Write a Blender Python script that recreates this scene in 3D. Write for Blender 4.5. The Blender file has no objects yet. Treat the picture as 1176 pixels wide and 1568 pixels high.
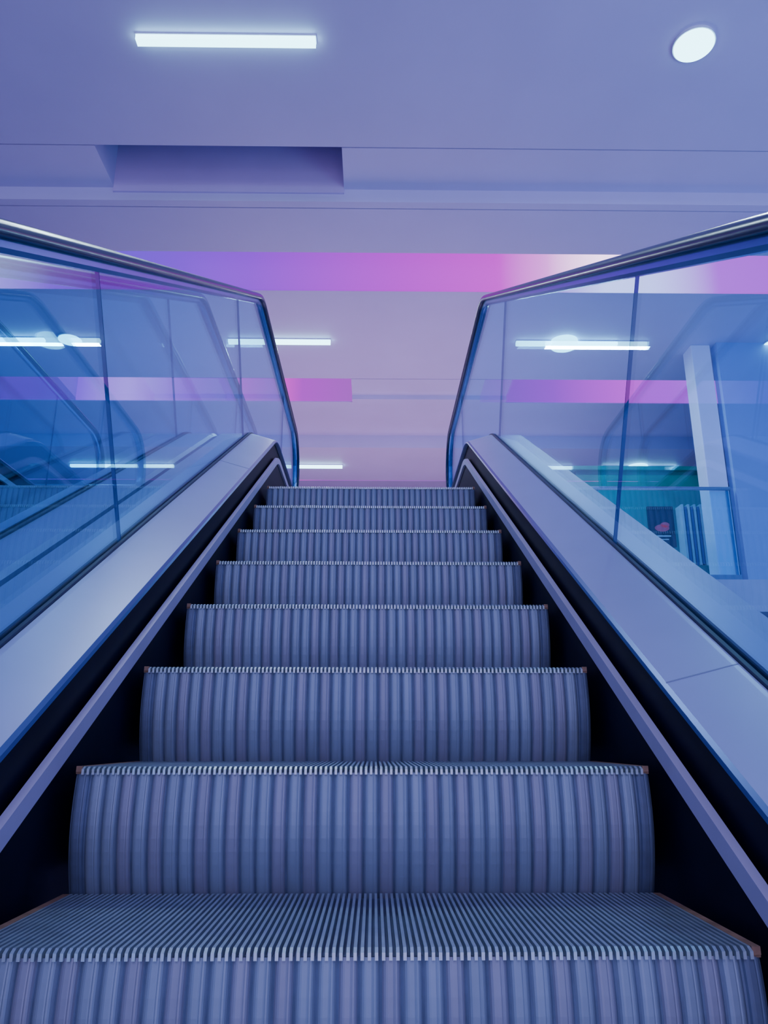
import bpy, bmesh, math
from mathutils import Vector

ZO = 1.332      # lift everything so that the lower floor is at z = 0
XC = -0.02
S = math.tan(math.radians(30))
scene = bpy.context.scene

# ------------------------------------------------------------ materials
def mat(name, col, rough=0.5, metal=0.0, noise=0.0, nscale=8.0, emis=None, estr=0.0, stretch=(1,1,1), coat=0.0, bump=0.0, spec=0.5):
    m = bpy.data.materials.new(name); m.use_nodes = True
    nt = m.node_tree; b = nt.nodes["Principled BSDF"]
    b.inputs["Roughness"].default_value = rough
    b.inputs["Metallic"].default_value = metal
    b.inputs["Coat Weight"].default_value = coat
    b.inputs["Specular IOR Level"].default_value = spec
    tc = nt.nodes.new("ShaderNodeTexCoord"); mp = nt.nodes.new("ShaderNodeMapping")
    mp.inputs["Scale"].default_value = stretch
    nz = nt.nodes.new("ShaderNodeTexNoise"); nz.inputs["Scale"].default_value = nscale
    nz.inputs["Detail"].default_value = 4
    nt.links.new(tc.outputs["Object"], mp.inputs["Vector"]); nt.links.new(mp.outputs[0], nz.inputs["Vector"])
    rp = nt.nodes.new("ShaderNodeValToRGB")
    rp.color_ramp.elements[0].position = 0.3; rp.color_ramp.elements[1].position = 0.7
    rp.color_ramp.elements[0].color = [c*(1-noise) for c in col]+[1]
    rp.color_ramp.elements[1].color = [min(1,c*(1+noise)) for c in col]+[1]
    nt.links.new(nz.outputs["Fac"], rp.inputs[0]); nt.links.new(rp.outputs[0], b.inputs["Base Color"])
    if bump:
        bp = nt.nodes.new("ShaderNodeBump"); bp.inputs["Strength"].default_value = bump
        bp.inputs["Distance"].default_value = 0.002
        nt.links.new(nz.outputs["Fac"], bp.inputs["Height"]); nt.links.new(bp.outputs[0], b.inputs["Normal"])
    if emis:
        b.inputs["Emission Color"].default_value = (*emis,1); b.inputs["Emission Strength"].default_value = estr
    return m

M_ceil = mat("ceiling_paint", (0.62,0.53,0.79), 0.45, 0, 0.03, 1.5)
M_recess = mat("recess_paint", (0.66,0.48,0.80), 0.6, 0, 0.04, 2)
M_line = mat("shadow_gap", (0.20,0.16,0.35), 0.7)
M_wall = mat("wall_paint", (0.32,0.44,0.80), 0.5, 0, 0.04, 1)
M_walll = mat("wall_paint_cool", (0.24,0.50,0.80), 0.5, 0, 0.04, 1)
M_floor = mat("floor_tile", (0.58,0.52,0.74), 0.25, 0, 0.06, 3)
M_deck = mat("deck_aluminium", (0.37,0.375,0.60), 0.36, 0.3, 0.05, 2.5, stretch=(1,1,1))
M_seam = mat("deck_seam", (0.20,0.21,0.36), 0.5)
M_rim = mat("deck_rim_blue", (0.045,0.085,0.28), 0.3, 0.5, 0.05)
M_strip = mat("skirt_strip", (0.50,0.44,0.66), 0.4, 0.3, 0.06, 5)
M_dark = mat("skirt_dark", (0.0015,0.0012,0.014), 0.5, 0, 0.2, spec=0.12)
M_gask = mat("rubber_gasket", (0.01,0.015,0.06), 0.5, 0, 0.1)
M_rail = mat("handrail_rubber", (0.004,0.016,0.070), 0.26, 0, 0.1, coat=0.0, spec=0.4)
M_guide = mat("handrail_guide", (0.06,0.20,0.50), 0.25, 0.8, 0.05)
M_rib = mat("step_rib_metal", (0.205,0.245,0.350), 0.5, 0.25, 0.12, 14, stretch=(1,0.2,0.2))
M_rib2 = mat("step_rib_metal_warm", (0.220,0.225,0.325), 0.5, 0.25, 0.12, 14, stretch=(1,0.2,0.2))
M_groove = mat("step_groove", (0.09,0.115,0.20), 0.55, 0.2, 0.2, 14)
M_cleat = mat("tread_cleat", (0.38,0.44,0.52), 0.35, 0.5, 0.1, 20)
M_body = mat("step_body", (0.008,0.01,0.03), 0.6)
M_yel = mat("step_edge_yellow", (0.22,0.12,0.08), 0.6, 0, 0.4, 25)
M_comb = mat("comb_plate", (0.4,0.42,0.5), 0.35, 0.7, 0.08)
M_led = mat("lamp_diffuser", (0.9,0.95,1), 0.4, 0, 0, emis=(0.36,0.88,1.0), estr=7)
M_house = mat("lamp_housing", (0.7,0.72,0.85), 0.4)
M_green = mat("green_display_panel", (0.01,0.30,0.28), 0.35, 0, 0.25, 2.5)
M_black = mat("poster_black", (0.006,0.006,0.02), 0.4)
M_red = mat("poster_red", (0.8,0.05,0.12), 0.4, emis=(0.9,0.08,0.15), estr=0.4)
M_white = mat("paper_white", (0.65,0.7,0.85), 0.5, 0, 0.1)
M_blue = mat("paper_blue", (0.05,0.1,0.35), 0.5)
M_col = mat("column_paint_glow", (0.88,0.76,0.98), 0.45, 0, 0.03, emis=(0.45,0.42,0.9), estr=0.18)  # faint emission added to brighten the column, which is no lamp
M_metal = mat("steel", (0.25,0.38,0.55), 0.3, 0.8, 0.05)

def glass_mat(name, tint):
    m = bpy.data.materials.new(name); m.use_nodes = True
    nt = m.node_tree; nt.nodes.clear()
    out = nt.nodes.new("ShaderNodeOutputMaterial"); mix = nt.nodes.new("ShaderNodeMixShader")
    tr = nt.nodes.new("ShaderNodeBsdfTransparent"); gl = nt.nodes.new("ShaderNodeBsdfGlossy")
    tr.inputs[0].default_value = (*tint,1); gl.inputs["Roughness"].default_value = 0.01
    gl.inputs["Color"].default_value = (0.66,0.84,1,1)
    lw = nt.nodes.new("ShaderNodeLayerWeight"); lw.inputs[0].default_value = 0.5
    pw = nt.nodes.new("ShaderNodeMath"); pw.operation='POWER'; pw.inputs[1].default_value = 5
    ma = nt.nodes.new("ShaderNodeMath"); ma.operation='MULTIPLY_ADD'; ma.inputs[1].default_value=0.8; ma.inputs[2].default_value=0.05
    nt.links.new(lw.outputs["Facing"], pw.inputs[0]); nt.links.new(pw.outputs[0], ma.inputs[0])
    nt.links.new(ma.outputs[0], mix.inputs[0]); nt.links.new(tr.outputs[0], mix.inputs[1])
    nt.links.new(gl.outputs[0], mix.inputs[2]); nt.links.new(mix.outputs[0], out.inputs[0])
    return m
M_glass = glass_mat("balustrade_glass", (0.66,0.925,1.0))
M_gedge = mat("glass_edge", (0.008,0.07,0.24), 0.2)

def painted_led_wash(name, stops, strength, x0, x1):  # emissive colour ramp: LED light on a cove wall, painted in
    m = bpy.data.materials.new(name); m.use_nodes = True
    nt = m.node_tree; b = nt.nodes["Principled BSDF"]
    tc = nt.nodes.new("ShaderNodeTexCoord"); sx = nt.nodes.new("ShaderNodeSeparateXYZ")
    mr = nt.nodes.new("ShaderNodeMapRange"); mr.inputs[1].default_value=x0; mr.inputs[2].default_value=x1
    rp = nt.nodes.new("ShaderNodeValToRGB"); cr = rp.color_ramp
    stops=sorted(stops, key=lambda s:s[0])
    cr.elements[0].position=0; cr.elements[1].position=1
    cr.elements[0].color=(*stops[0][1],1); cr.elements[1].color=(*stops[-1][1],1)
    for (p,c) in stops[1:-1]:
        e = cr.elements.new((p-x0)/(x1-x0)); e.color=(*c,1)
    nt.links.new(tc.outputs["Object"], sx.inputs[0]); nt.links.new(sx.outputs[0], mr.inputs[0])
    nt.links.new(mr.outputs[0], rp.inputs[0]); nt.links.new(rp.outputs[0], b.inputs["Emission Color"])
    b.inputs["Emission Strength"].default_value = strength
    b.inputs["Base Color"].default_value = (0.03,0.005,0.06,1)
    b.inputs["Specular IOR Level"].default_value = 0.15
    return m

# ------------------------------------------------------------ mesh helpers
def obj(name, me, parent=None):
    o = bpy.data.objects.new(name, me); scene.collection.objects.link(o)
    if parent: o.parent = parent
    return o
def empty(name, loc=(0,0,0)):
    o = bpy.data.objects.new(name, None); o.location = loc; o.empty_display_size=0.2
    scene.collection.objects.link(o); return o
def mesh(name, verts, faces, mats, idx=None, smooth=False):
    me = bpy.data.meshes.new(name); me.from_pydata(verts, [], faces)
    for m in mats: me.materials.append(m)
    if idx:
        for p,i in zip(me.polygons, idx): p.material_index = i
    if smooth:
        for p in me.polygons: p.use_smooth = True
    me.update(); 
    bm = bmesh.new(); bm.from_mesh(me); bmesh.ops.recalc_face_normals(bm, faces=bm.faces); bm.to_mesh(me); bm.free()
    return me
class MB:
    def __init__(s): s.v=[]; s.f=[]; s.i=[]
    def box(s,x0,x1,y0,y1,z0,z1,mi=0):
        b=len(s.v)
        s.v += [(x,y,z) for z in (z0,z1) for (x,y) in ((x0,y0),(x1,y0),(x1,y1),(x0,y1))]
        for q in ((0,3,2,1),(4,5,6,7),(0,1,5,4),(1,2,6,5),(2,3,7,6),(3,0,4,7)):
            s.f.append(tuple(b+k for k in q)); s.i.append(mi)
    def cyl(s,cx,cy,z0,z1,r,n=32,mi=0,axis='z'):
        b=len(s.v)
        for z in (z0,z1):
            for k in range(n):
                a=2*math.pi*k/n
                if axis=='z': s.v.append((cx+r*math.cos(a),cy+r*math.sin(a),z))
                else: s.v.append((z,cx+r*math.cos(a),cy+r*math.sin(a)))
        s.f.append(tuple(b+k for k in range(n))[::-1]); s.i.append(mi)
        s.f.append(tuple(b+n+k for k in range(n))); s.i.append(mi)
        for k in range(n):
            s.f.append((b+k,b+(k+1)%n,b+n+(k+1)%n,b+n+k)); s.i.append(mi)
    def make(s,name,mats,parent=None,bevel=0):
        o=obj(name,mesh(name,s.v,s.f,mats,s.i),parent)
        if bevel:
            md=o.modifiers.new("bevel",'BEVEL'); md.width=bevel; md.segments=2; md.limit_method='ANGLE'
        return o

def fillet(pts, R, seg=10):
    out=[Vector(pts[0])]
    for k in range(1,len(pts)-1):
        p=Vector(pts[k]); a=(Vector(pts[k-1])-p).normalized(); b=(Vector(pts[k+1])-p).normalized()
        ang=math.acos(max(-1,min(1,a.dot(b)))); t=R/math.tan(ang/2)
        c=p+(a+b).normalized()*(R/math.sin(ang/2))
        s0=p+a*t; s1=p+b*t
        v0=s0-c; v1=s1-c; th=math.acos(max(-1,min(1,v0.dot(v1)/(R*R))))
        sg = 1 if (v0.x*v1.y-v0.y*v1.x)>0 else -1
        for j in range(seg+1):
            q=sg*th*j/seg
            out.append(c+Vector((v0.x*math.cos(q)-v0.y*math.sin(q), v0.x*math.sin(q)+v0.y*math.cos(q))))
    out.append(Vector(pts[-1])); return out
def normals(path):
    ns=[]
    for i in range(len(path)):
        a=path[max(0,i-1)]; b=path[min(len(path)-1,i+1)]
        t=(b-a).normalized(); ns.append(Vector((-t.y,t.x)))
    return ns
def sweep(name, path, sec, xs, mats, secmat=None, smooth=False, parent=None, closed=True):
    """sec: list of (x,n); path in (y,z); xs = sign for mirror"""
    ns=normals(path); v=[]; f=[]; idx=[]
    m=len(sec)
    for p,n in zip(path,ns):
        for (x,o) in sec:
            q=p+n*o; v.append((xs*x,q.x,q.y))
    for i in range(len(path)-1):
        for j in range(m if closed else m-1):
            k=(j+1)%m
            f.append((i*m+j,i*m+k,(i+1)*m+k,(i+1)*m+j)); idx.append(secmat[j] if secmat else 0)
    if closed:
        f.append(tuple(range(m))); idx.append(0)
        f.append(tuple((len(path)-1)*m+j for j in range(m))[::-1]); idx.append(0)
    o=obj(name,mesh(name,v,f,mats,idx,smooth),parent)
    return o
def polyplate(name, poly, x0, x1, mats, parent, edge=0):
    n=len(poly); v=[(x0,p[0],p[1]) for p in poly]+[(x1,p[0],p[1]) for p in poly]
    f=[tuple(range(n)),tuple(range(2*n-1,n-1,-1))]; idx=[0,0]
    for k in range(n):
        f.append((k,(k+1)%n,n+(k+1)%n,n+k)); idx.append(edge)
    return obj(name,mesh(name,v,f,mats,idx),parent)

# ------------------------------------------------------------ paths (y,z)
DZ=-0.752; RZ=0.213
zdt=1.876; zdb=-1.13
ydt=(zdt-DZ)/S; ydb=(zdb-DZ)/S
deck=fillet([(-2.45,zdb),(ydb,zdb),(ydt,zdt),(7.35,zdt)],0.55,10)
zrt=2.85; zrb=-0.30
yrt=(zrt-RZ)/S; yrb=(zrb-RZ)/S
NR=0.37
rail_mid=fillet([(-2.0,zrb),(yrb,zrb),(yrt,zrt),(6.85,zrt)],0.45,10)
def arc(cy,cz,r,a0,a1,n=18):
    return [Vector((cy+r*math.cos(a0+(a1-a0)*k/n), cz+r*math.sin(a0+(a1-a0)*k/n))) for k in range(n+1)]
top_new=arc(6.85,zrt-NR,NR,math.pi/2,-math.pi/2)
bot_new=arc(-2.0,zrb-NR,NR,3*math.pi/2,math.pi/2)
rail=[Vector((-1.6,zrb-2*NR))]+bot_new+rail_mid[1:-1]+top_new+[Vector((6.45,zrt-2*NR))]

LAND=1.66; LOW=-1.332

# ------------------------------------------------------------ one step mesh (origin at nosing centre, top)
HW=0.57; DEP=0.4; RISE=0.231
def build_step():
    v=[];f=[];idx=[]
    NS=38; pitch=2*HW/NS
    # riser
    xs=[]
    pat=[(0.0,1),(0.09,0.8),(0.17,0.3),(0.27,0.08),(0.36,0.0),(0.60,0.0),(0.66,0.10),(0.72,0.0),(0.80,0.06),(0.88,0.3),(0.95,0.85)]
    for s in range(NS):
        for (u,d) in pat: xs.append((-HW+(s+u)*pitch,d,s))
    xs.append((HW,1,NS-1))
    NP=10
    for j in range(NP+1):
        t=j/NP
        yy=0.034*t*t-0.014*math.sin(math.pi*t); zz=-0.012-t*(RISE+0.01)
        for (x,d,s) in xs: v.append((x,yy+0.006*d,zz))
    n=len(xs)
    for j in range(NP):
        for i in range(n-1):
            f.append((j*n+i,j*n+i+1,(j+1)*n+i+1,(j+1)*n+i))
            d=0.5*(xs[i][1]+xs[i+1][1])
            edge=abs(xs[i][0])>HW-0.028
            idx.append(2 if (d>0.6 or edge) else (1 if (xs[i][2]*7)%5<2 else 0))
    mb=MB(); mb.v=v; mb.f=f; mb.i=idx
    # tread base + body
    mb.box(-HW,HW,0.006,DEP+0.02,-0.05,-0.012,2)
    mb.box(-HW,HW,0.045,DEP-0.01,-0.20,-0.05,4)
    NC=114; cp=2*HW/NC
    for k in range(NC):
        x=-HW+(k+0.5)*cp
        if abs(x)>HW-0.014: continue
        a=x-cp*0.24; b=x+cp*0.24
        c=len(mb.v)
        # cleat with a tapered tooth at the nosing
        pr=[(-0.006,-0.015),(-0.006,-0.005),(0.003,0.0),(DEP+0.004,0.0),(DEP+0.004,-0.013),(0.004,-0.015)]
        for X in (a,b):
            for (y,z) in pr: mb.v.append((X,y,z))
        m=len(pr)
        mb.f.append(tuple(c+q for q in range(m))); mb.i.append(3)
        mb.f.append(tuple(c+m+q for q in range(m))[::-1]); mb.i.append(3)
        for q in range(m):
            mb.f.append((c+q,c+(q+1)%m,c+m+(q+1)%m,c+m+q)); mb.i.append(3)
    for sg in (-1,1):
        x0,x1=sorted((sg*(HW-0.013),sg*HW))
        mb.box(x0,x1,0.0,DEP,-0.014,0.0005,5)
        x0,x1=sorted((sg*(HW-0.013),sg*(HW-0.001)))
        mb.box(x0,x1,-0.004,0.004,-0.010,0.001,5)
    return mesh("escalator_step",mb.v,mb.f,[M_rib,M_rib2,M_groove,M_cleat,M_body,M_yel],mb.i)
STEP=build_step()

def step_pos(n):
    if n<=8: return (1.22+0.4*(n-1), -0.281+0.231*(n-1))
    return {9:(4.42,1.461),10:(4.82,1.56),11:(5.22,1.625)}[n]

def build_escalator(xc):
    E=empty("escalator",(xc,0,0))
    for n in range(-3,12):
        y,z=step_pos(n)
        o=obj("step",STEP,E); o.location=(0,y,z)
    m=MB()
    m.box(-0.59,0.59,5.625,7.35,LAND-0.06,LAND,0)
    for k in range(76):
        x=-0.57+(k+0.5)*0.015
        m.box(x-0.003,x+0.003,5.57,5.63,LAND-0.03,LAND-0.005,0)
    m.box(-0.59,0.59,-2.45,-0.80,LOW-0.0,LOW+0.03,0)
    m.make("comb_plate",[M_comb],E)
    for sg,tag in ((-1,"left"),(1,"right")):
        # skirt plate
        top=[p+n*(-0.185) for p,n in zip(deck,normals(deck))]
        bot=[Vector((p.x,p.y-0.55)) for p in top][::-1]
        x0,x1=sorted((sg*0.60,sg*0.625))
        polyplate("skirt_"+tag,[tuple(p) for p in top+bot],x0,x1,[M_dark],E)
        sweep("skirt_strip_"+tag,deck,[(0.588,-0.186),(0.588,-0.150),(0.603,-0.147),(0.603,-0.189)],sg,[M_strip],parent=E)
        sweep("skirt_recess_"+tag,deck,[(0.618,-0.20),(0.618,-0.055),(0.64,-0.055),(0.64,-0.20)],sg,[M_dark],parent=E)
        sweep("deck_"+tag,deck,[(0.600,-0.056),(0.595,-0.051),(0.598,-0.044),(0.606,-0.038),(0.735,0.0),(0.748,0.003),(0.748,-0.03),(0.70,-0.056)],
              sg,[M_deck,M_rim],[1,1,1,0,0,0,0,0],parent=E)
        sweep("gasket_"+tag,deck,[(0.749,-0.01),(0.749,0.010),(0.757,0.012),(0.757,-0.01)],sg,[M_gask],parent=E)
        sweep("gasket_outer_"+tag,deck,[(0.770,-0.01),(0.770,0.012),(0.780,0.010),(0.780,-0.01)],sg,[M_gask],parent=E)
        sweep("outer_deck_"+tag,deck,[(0.781,-0.03),(0.781,0.003),(0.93,0.003),(0.945,-0.012),(0.945,-0.06),(0.93,-0.06)],sg,[M_deck],parent=E)
        top=[p+n*(-0.03) for p,n in zip(deck,normals(deck))]
        bot=[Vector((p.x,max(LOW+0.002,p.y-1.05))) for p in top][::-1]
        x0,x1=sorted((sg*0.925,sg*0.94))
        polyplate("truss_cladding_"+tag,[tuple(p) for p in top+bot],x0,x1,[M_deck],E)
        # seams between the deck plates
        for i,ys in enumerate((-0.4+(0 if sg>0 else -0.1),1.55 if sg>0 else 3.6)):
            a=Vector((ys,ys*S+DZ)); b=Vector((ys+0.003,(ys+0.003)*S+DZ))
            sweep("deck_seam_%s_%d"%(tag,i+1),[a,b],[(0.605,-0.040),(0.605,-0.0373),(0.735,0.0007),(0.747,0.0035),(0.747,0.0),(0.735,-0.003)],sg,[M_seam],parent=E)
        def at(path,y):
            for a,b in zip(path[:-1],path[1:]):
                if a.x<=y<=b.x: 
                    t=(y-a.x)/(b.x-a.x+1e-9); return a.lerp(b,t)
            return path[-1]
        # handrail
        sec=[]
        for k in range(9):
            a=math.pi*k/8
            sec.append((0.765+0.040*math.cos(a),0.006+0.024*math.sin(a)))
        sec+= [(0.765-0.040,-0.006),(0.765-0.030,-0.014),(0.765-0.020,-0.008),(0.765+0.020,-0.008),(0.765+0.030,-0.014),(0.765+0.040,-0.006)]
        o=sweep("handrail_"+tag,rail,sec,sg,[M_rail],smooth=True,parent=E)
        sweep("handrail_guide_"+tag,rail[1:-1],[(0.747,-0.030),(0.747,-0.008),(0.783,-0.008),(0.783,-0.030),(0.774,-0.040),(0.756,-0.040)],sg,[M_guide],parent=E)
        # glass panels
        x0,x1=sorted((sg*0.758,sg*0.769))
        def seg(path,ya,yb,off):
            ns=normals(path); P=[p+n*off for p,n in zip(path,ns)]
            return [at(P,ya)]+[p for p in P if ya+1e-3<p.x<yb-1e-3]+[at(P,yb)]
        g=0.0015
        cuts=[(-1.9,-1.9),(0.35,0.35-0.418),(2.31,2.31-0.418),(4.28,4.28-0.418),(6.05,6.05)]
        for i in range(len(cuts)-1):
            a,b=cuts[i],cuts[i+1]
            lo=seg(deck,a[0]+g,b[0]-g,-0.005); hi=seg(rail_mid,a[1]+g,b[1]-g,-0.028)
            polyplate("glass_panel_%s_%d"%(tag,i+1),[tuple(p) for p in lo+hi[::-1]],x0,x1,[M_glass,M_gedge],E,1)
        # newel glass
        r=NR-0.03
        hi=[Vector((6.05+g,zrt-0.028))]+arc(6.85,zrt-NR,r,math.pi/2,-math.pi/2,14)
        polyplate("glass_newel_upper_"+tag,[(6.05+g,zdt-0.005),(6.85,zdt-0.005)]+[tuple(p) for p in hi[::-1]],x0,x1,[M_glass,M_gedge],E,1)
    return E
build_escalator(XC)
E2=build_escalator(XC-1.92)

# ------------------------------------------------------------ ceiling
c=MB(); T=5.3; XL,XR=-8.0,8.0
def cb(x0,x1,y0,y1,z,mi=0): c.box(x0,x1,y0,y1,z,T,mi)
cb(XL,XR,-9,5.03,4.5)
c.box(XL,XR,5.03,5.042,4.52,T,2)
cb(XL,-2.22,5.042,5.52,4.5); cb(-0.27,XR,5.042,5.52,4.5)
c.box(-2.22,-0.27,5.042,5.52,4.95,T,1)
c.box(-2.22,-0.27,5.50,5.519,4.45,4.95,1)
cb(XL,XR,5.52,5.60,4.375)
c.box(XL,XR,5.60,5.612,4.39,T,2)
cb(XL,XR,5.612,6.23,4.375)
c.box(XL,XR,6.23,7.07,5.05,T,1)
cb(XL,XR,7.07,9.10,4.5)
# second cove row
cb(XL,-4.1,9.10,9.76,4.5); cb(-0.31,1.43,9.112,9.60,4.5); cb(5.2,XR,9.10,9.76,4.5)
c.box(-0.31,1.43,9.10,9.112,4.52,T,2)
c.box(-4.1,-0.31,9.10,9.76,4.95,T,1); c.box(1.43,5.2,9.10,9.76,4.95,T,1)
cb(-0.31,1.43,9.60,9.76,4.44)
cb(XL,XR,9.76,10.97,4.47)
c.box(XL,XR,10.97,11.0,4.27,T,0)
cb(XL,XR,11.0,12.5,4.27)
c.box(XL,XR,12.5,13.2,5.0,T,1)
cb(XL,XR,13.2,17.5,4.5)
c.make("ceiling",[M_ceil,M_recess,M_line])

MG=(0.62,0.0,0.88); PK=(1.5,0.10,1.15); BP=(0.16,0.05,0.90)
P1=painted_led_wash("cove_glow_main",[(-8,PK),(-5.2,PK),(-3.6,MG),(-2.7,BP),(-1.3,(0.28,0.02,0.90)),(0.3,MG),(1.3,(0.80,0.0,0.90)),(1.8,(1.2,0.3,1.3)),(2.4,(2.6,1.8,2.8)),(2.9,(2.2,1.4,2.4)),(3.6,PK),(8,MG)],1.2,-8,8)  # wash and its white hot spot are painted into the stops
k=MB(); k.box(XL,XR,7.04,7.068,4.50,5.05,0); k.make("cove_wall_glow",[P1])  # back wall of the cove, its LED lighting painted as glow
P2=painted_led_wash("cove_glow_second",[(-8,PK),(-4.1,PK),(-3.4,(4.0,0.7,2.0)),(-2.6,(2.8,0.05,1.5)),(-1.7,(1.5,0.02,1.1)),(-1.0,(0.55,0.04,0.80)),(-0.3,(0.46,0.08,0.70)),(1.4,(0.40,0.10,0.75)),(3.4,(1.4,0.06,1.1)),(8,BP)],1.1,-8,8)  # stronger pink wash on the left painted into the stops
k=MB(); k.box(-4.1,-0.31,9.735,9.758,4.48,4.95,0); k.box(1.43,5.2,9.735,9.758,4.48,4.95,0); k.make("cove_wall_glow",[P2])  # back walls of the second coves with painted LED glow
k=MB(); k.box(XL,XR,13.17,13.198,4.5,5.0,0); k.make("cove_wall_glow",[P2])  # far cove wall, same painted glow

# ------------------------------------------------------------ lamps
def bar(x,y,z,rnd=False):
    m=MB(); m.box(x-0.6,x+0.6,y-0.035,y+0.035,z-0.012,z,0); m.box(x-0.595,x+0.595,y-0.03,y+0.03,z-0.05,z-0.012,1)
    if rnd:
        m.cyl(x-0.03,y,z-0.06,z-0.0,0.16,40,1)
    m.make("ceiling_strip_light",[M_house,M_led])
def rnd(x,y,z):
    m=MB(); m.cyl(x,y,z-0.02,z,0.138,40,0); m.cyl(x,y,z-0.028,z-0.019,0.130,40,1)
    m.make("round_downlight",[M_house,M_led])
bar(-1.0,4.05,4.5); rnd(2.135,4.05,4.5)
bar(-1.12,8.1,4.5); bar(2.25,8.1,4.5,True); bar(-4.45,8.1,4.5); rnd(-3.56,8.1,4.5); rnd(4.72,8.1,4.5)
bar(-1.12,11.75,4.27); bar(2.28,11.75,4.27); bar(-4.3,11.75,4.27); rnd(-3.45,11.75,4.27); bar(4.3,11.75,4.27,True)
bar(-1.0,0.0,4.5); rnd(2.15,0.0,4.5); rnd(-4.2,4.06,4.5)

# ------------------------------------------------------------ room shell
w=MB(); w.box(XL,XR,-9,17.5,LOW-0.15,LOW-0.002); w.make("floor",[M_floor])
w=MB(); w.box(XL,XR,8.1,17.5,LAND-0.35,LAND-0.002,0); w.box(-2.9,0.94,7.36,8.1,LAND-0.35,LAND-0.002,0)
w.make("floor_upper",[M_floor])
w=MB(); w.box(XR,XR+0.2,-9,17.5,LOW-0.15,T); w.make("wall_right",[M_wall])
w=MB(); w.box(XL-0.2,XL,-9,17.5,LOW-0.15,T); w.make("wall_left",[M_walll])
w=MB(); w.box(XL-0.2,XR+0.2,17.5,17.7,LOW-0.15,T); w.make("wall_back",[M_wall])

# column
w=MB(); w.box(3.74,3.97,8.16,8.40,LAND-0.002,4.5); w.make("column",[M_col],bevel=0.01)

# guard railing at the void edge (right and left)
def guard(x0,x1):
    G=empty("guard_railing",(0,0,0))
    m=MB(); m.box(x0,x1,8.115,8.127,LAND+0.05,LAND+1.0,0); m.make("glass_infill",[M_glass],G)
    m=MB(); m.cyl(8.12,LAND+1.03,x0,x1,0.022,16,0,'x')
    n=max(2,int((x1-x0)/1.3)+1)
    for i in range(n):
        x=x0+0.03+(x1-x0-0.06)*i/(n-1)
        m.box(x-0.012,x+0.012,8.13,8.15,LAND,LAND+1.02,0)
    m.box(x0,x1,8.105,8.155,LAND-0.002,LAND+0.05,0)
    m.make("rail_and_posts",[M_metal],G)
guard(1.0,3.96); guard(-7.9,-2.95)
# solid parapet wall to the right of the column
w=MB(); w.box(4.02,7.99,8.1,8.25,LAND-0.002,4.5); w.make("wall_right_bay",[M_wall])

# shop display behind the guard rail on the right
D=empty("shop_display",(0,0,0))
m=MB(); m.box(2.55,4.12,9.2,9.26,LAND,LAND+1.62,0); m.box(2.55,2.61,9.26,9.9,LAND,LAND+1.62,0)
m.box(4.06,4.12,9.26,9.9,LAND,LAND+1.62,0); m.box(2.5,4.17,9.15,9.95,LAND+1.62,LAND+1.67,0); m.make("green_partition",[M_green],D)
m=MB(); m.box(3.40,3.72,9.165,9.198,LAND+0.62,LAND+1.14,0); m.make("poster_board",[M_black],D)
m=MB()
n=20; b=0
for kx,kz,rx,rz in ((3.56,LAND+0.86,0.09,0.045),(3.60,LAND+0.90,0.055,0.035)):
    b=len(m.v)
    for yy in (9.158,9.165):
        for q in range(n): m.v.append((kx+rx*math.cos(2*math.pi*q/n),yy,kz+rz*math.sin(2*math.pi*q/n)))
    m.f.append(tuple(b+q for q in range(n))); m.i.append(0)
    for q in range(n): m.f.append((b+q,b+(q+1)%n,b+n+(q+1)%n,b+n+q)); m.i.append(0)
m.box(3.45,3.66,9.158,9.165,LAND+0.75,LAND+0.765,1); m.box(3.48,3.63,9.158,9.165,LAND+0.71,LAND+0.72,1)
m.make("poster_print",[M_red,M_white],D)
m=MB()
for q in range(7):
    x=3.76+q*0.038
    m.box(x,x+0.026,9.0,9.19,LAND+0.35+0.01*(q%3),LAND+1.12-0.03*(q%2),q%2)
m.box(3.74,4.03,8.98,9.195,LAND,LAND+0.35,2)
m.make("magazine_rack",[M_white,M_blue,M_green],D)

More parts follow.
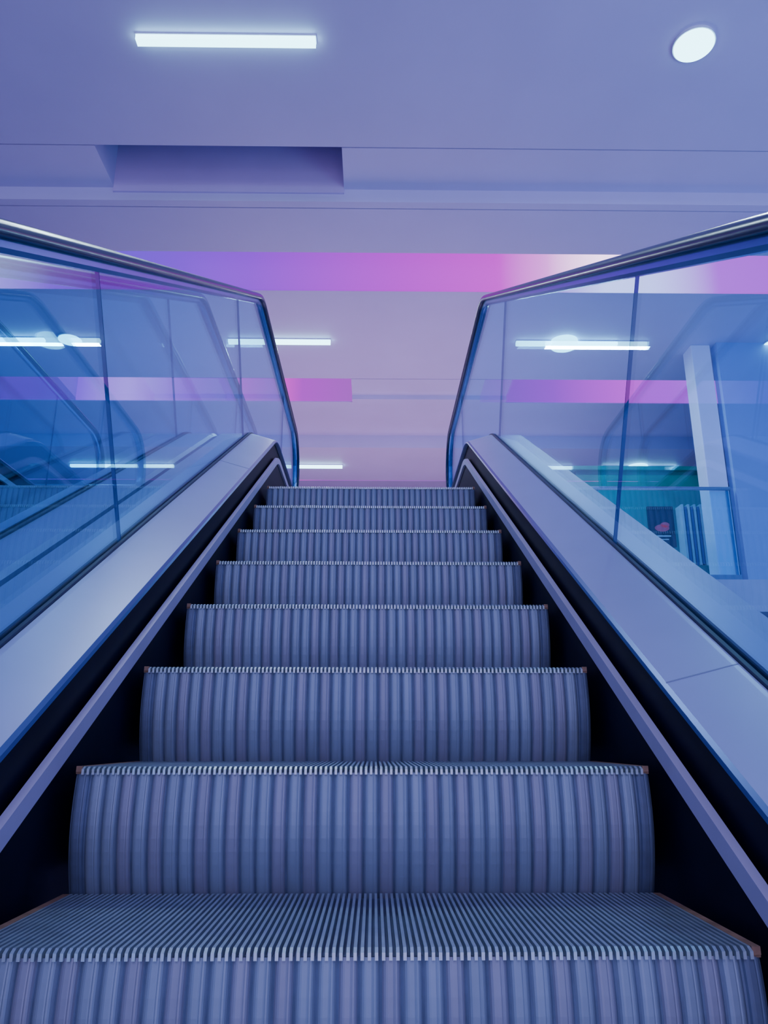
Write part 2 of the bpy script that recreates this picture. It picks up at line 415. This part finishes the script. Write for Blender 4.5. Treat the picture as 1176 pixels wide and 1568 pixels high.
# ------------------------------------------------------------ lights
def area(name,loc,rot,size,col,power,sy=None):
    l=bpy.data.lights.new(name,'AREA'); l.size=size; l.color=col; l.energy=power
    if sy: l.shape='RECTANGLE'; l.size_y=sy
    o=bpy.data.objects.new(name,l); o.location=loc; o.rotation_euler=[math.radians(a) for a in rot]
    scene.collection.objects.link(o); return o
area("fill_front",(0,-3,4.3),(35,0,0),5,(0.62,0.67,1.0),270)  # added fill behind the camera, no fixture there
area("fill_up_cool",(5,1,0.2),(150,0,0),3,(0.22,0.6,1.0),130)  # added cyan fill to tint the ceiling on the right
area("fill_up",(0,-3.5,0.0),(150,0,0),5,(0.74,0.64,1.0),160)  # added upward fill to brighten the ceiling, no real fixture
area("cove_led_front",(1,6.6,4.9),(20,0,0),6,(0.8,0.35,1.0),30,0.3)
area("lamp_row_a",(-1.0,4.05,4.43),(0,0,0),1.2,(0.65,0.9,1.0),45,0.08)
area("lamp_row_b",(2.135,4.05,4.43),(0,0,0),0.26,(0.65,0.9,1.0),35)
area("lamp_row_c",(-1.12,8.1,4.42),(0,0,0),1.2,(0.65,0.9,1.0),40,0.08)
area("lamp_row_d",(2.25,8.1,4.42),(0,0,0),1.2,(0.65,0.9,1.0),40,0.08)
area("fill_up_far",(0.5,10,2.0),(180,0,0),6,(1.0,0.62,0.88),90)  # added pink fill to warm the far ceiling, no real fixture

wd=bpy.data.worlds.new("world"); scene.world=wd; wd.use_nodes=True
wd.node_tree.nodes["Background"].inputs[0].default_value=(0.42,0.43,0.92,1)
wd.node_tree.nodes["Background"].inputs[1].default_value=1.2

# ------------------------------------------------------------ lift everything, camera
for o in list(scene.objects):
    if o.parent is None: o.location.z += ZO
cam=bpy.data.cameras.new("camera"); co=bpy.data.objects.new("camera",cam); scene.collection.objects.link(co)
co.location=(0,0,ZO); co.rotation_euler=(math.radians(90+16.5),0,math.radians(-0.73))
cam.sensor_fit='VERTICAL'; cam.sensor_height=36; cam.lens=27.1; cam.clip_start=0.02
scene.camera=co
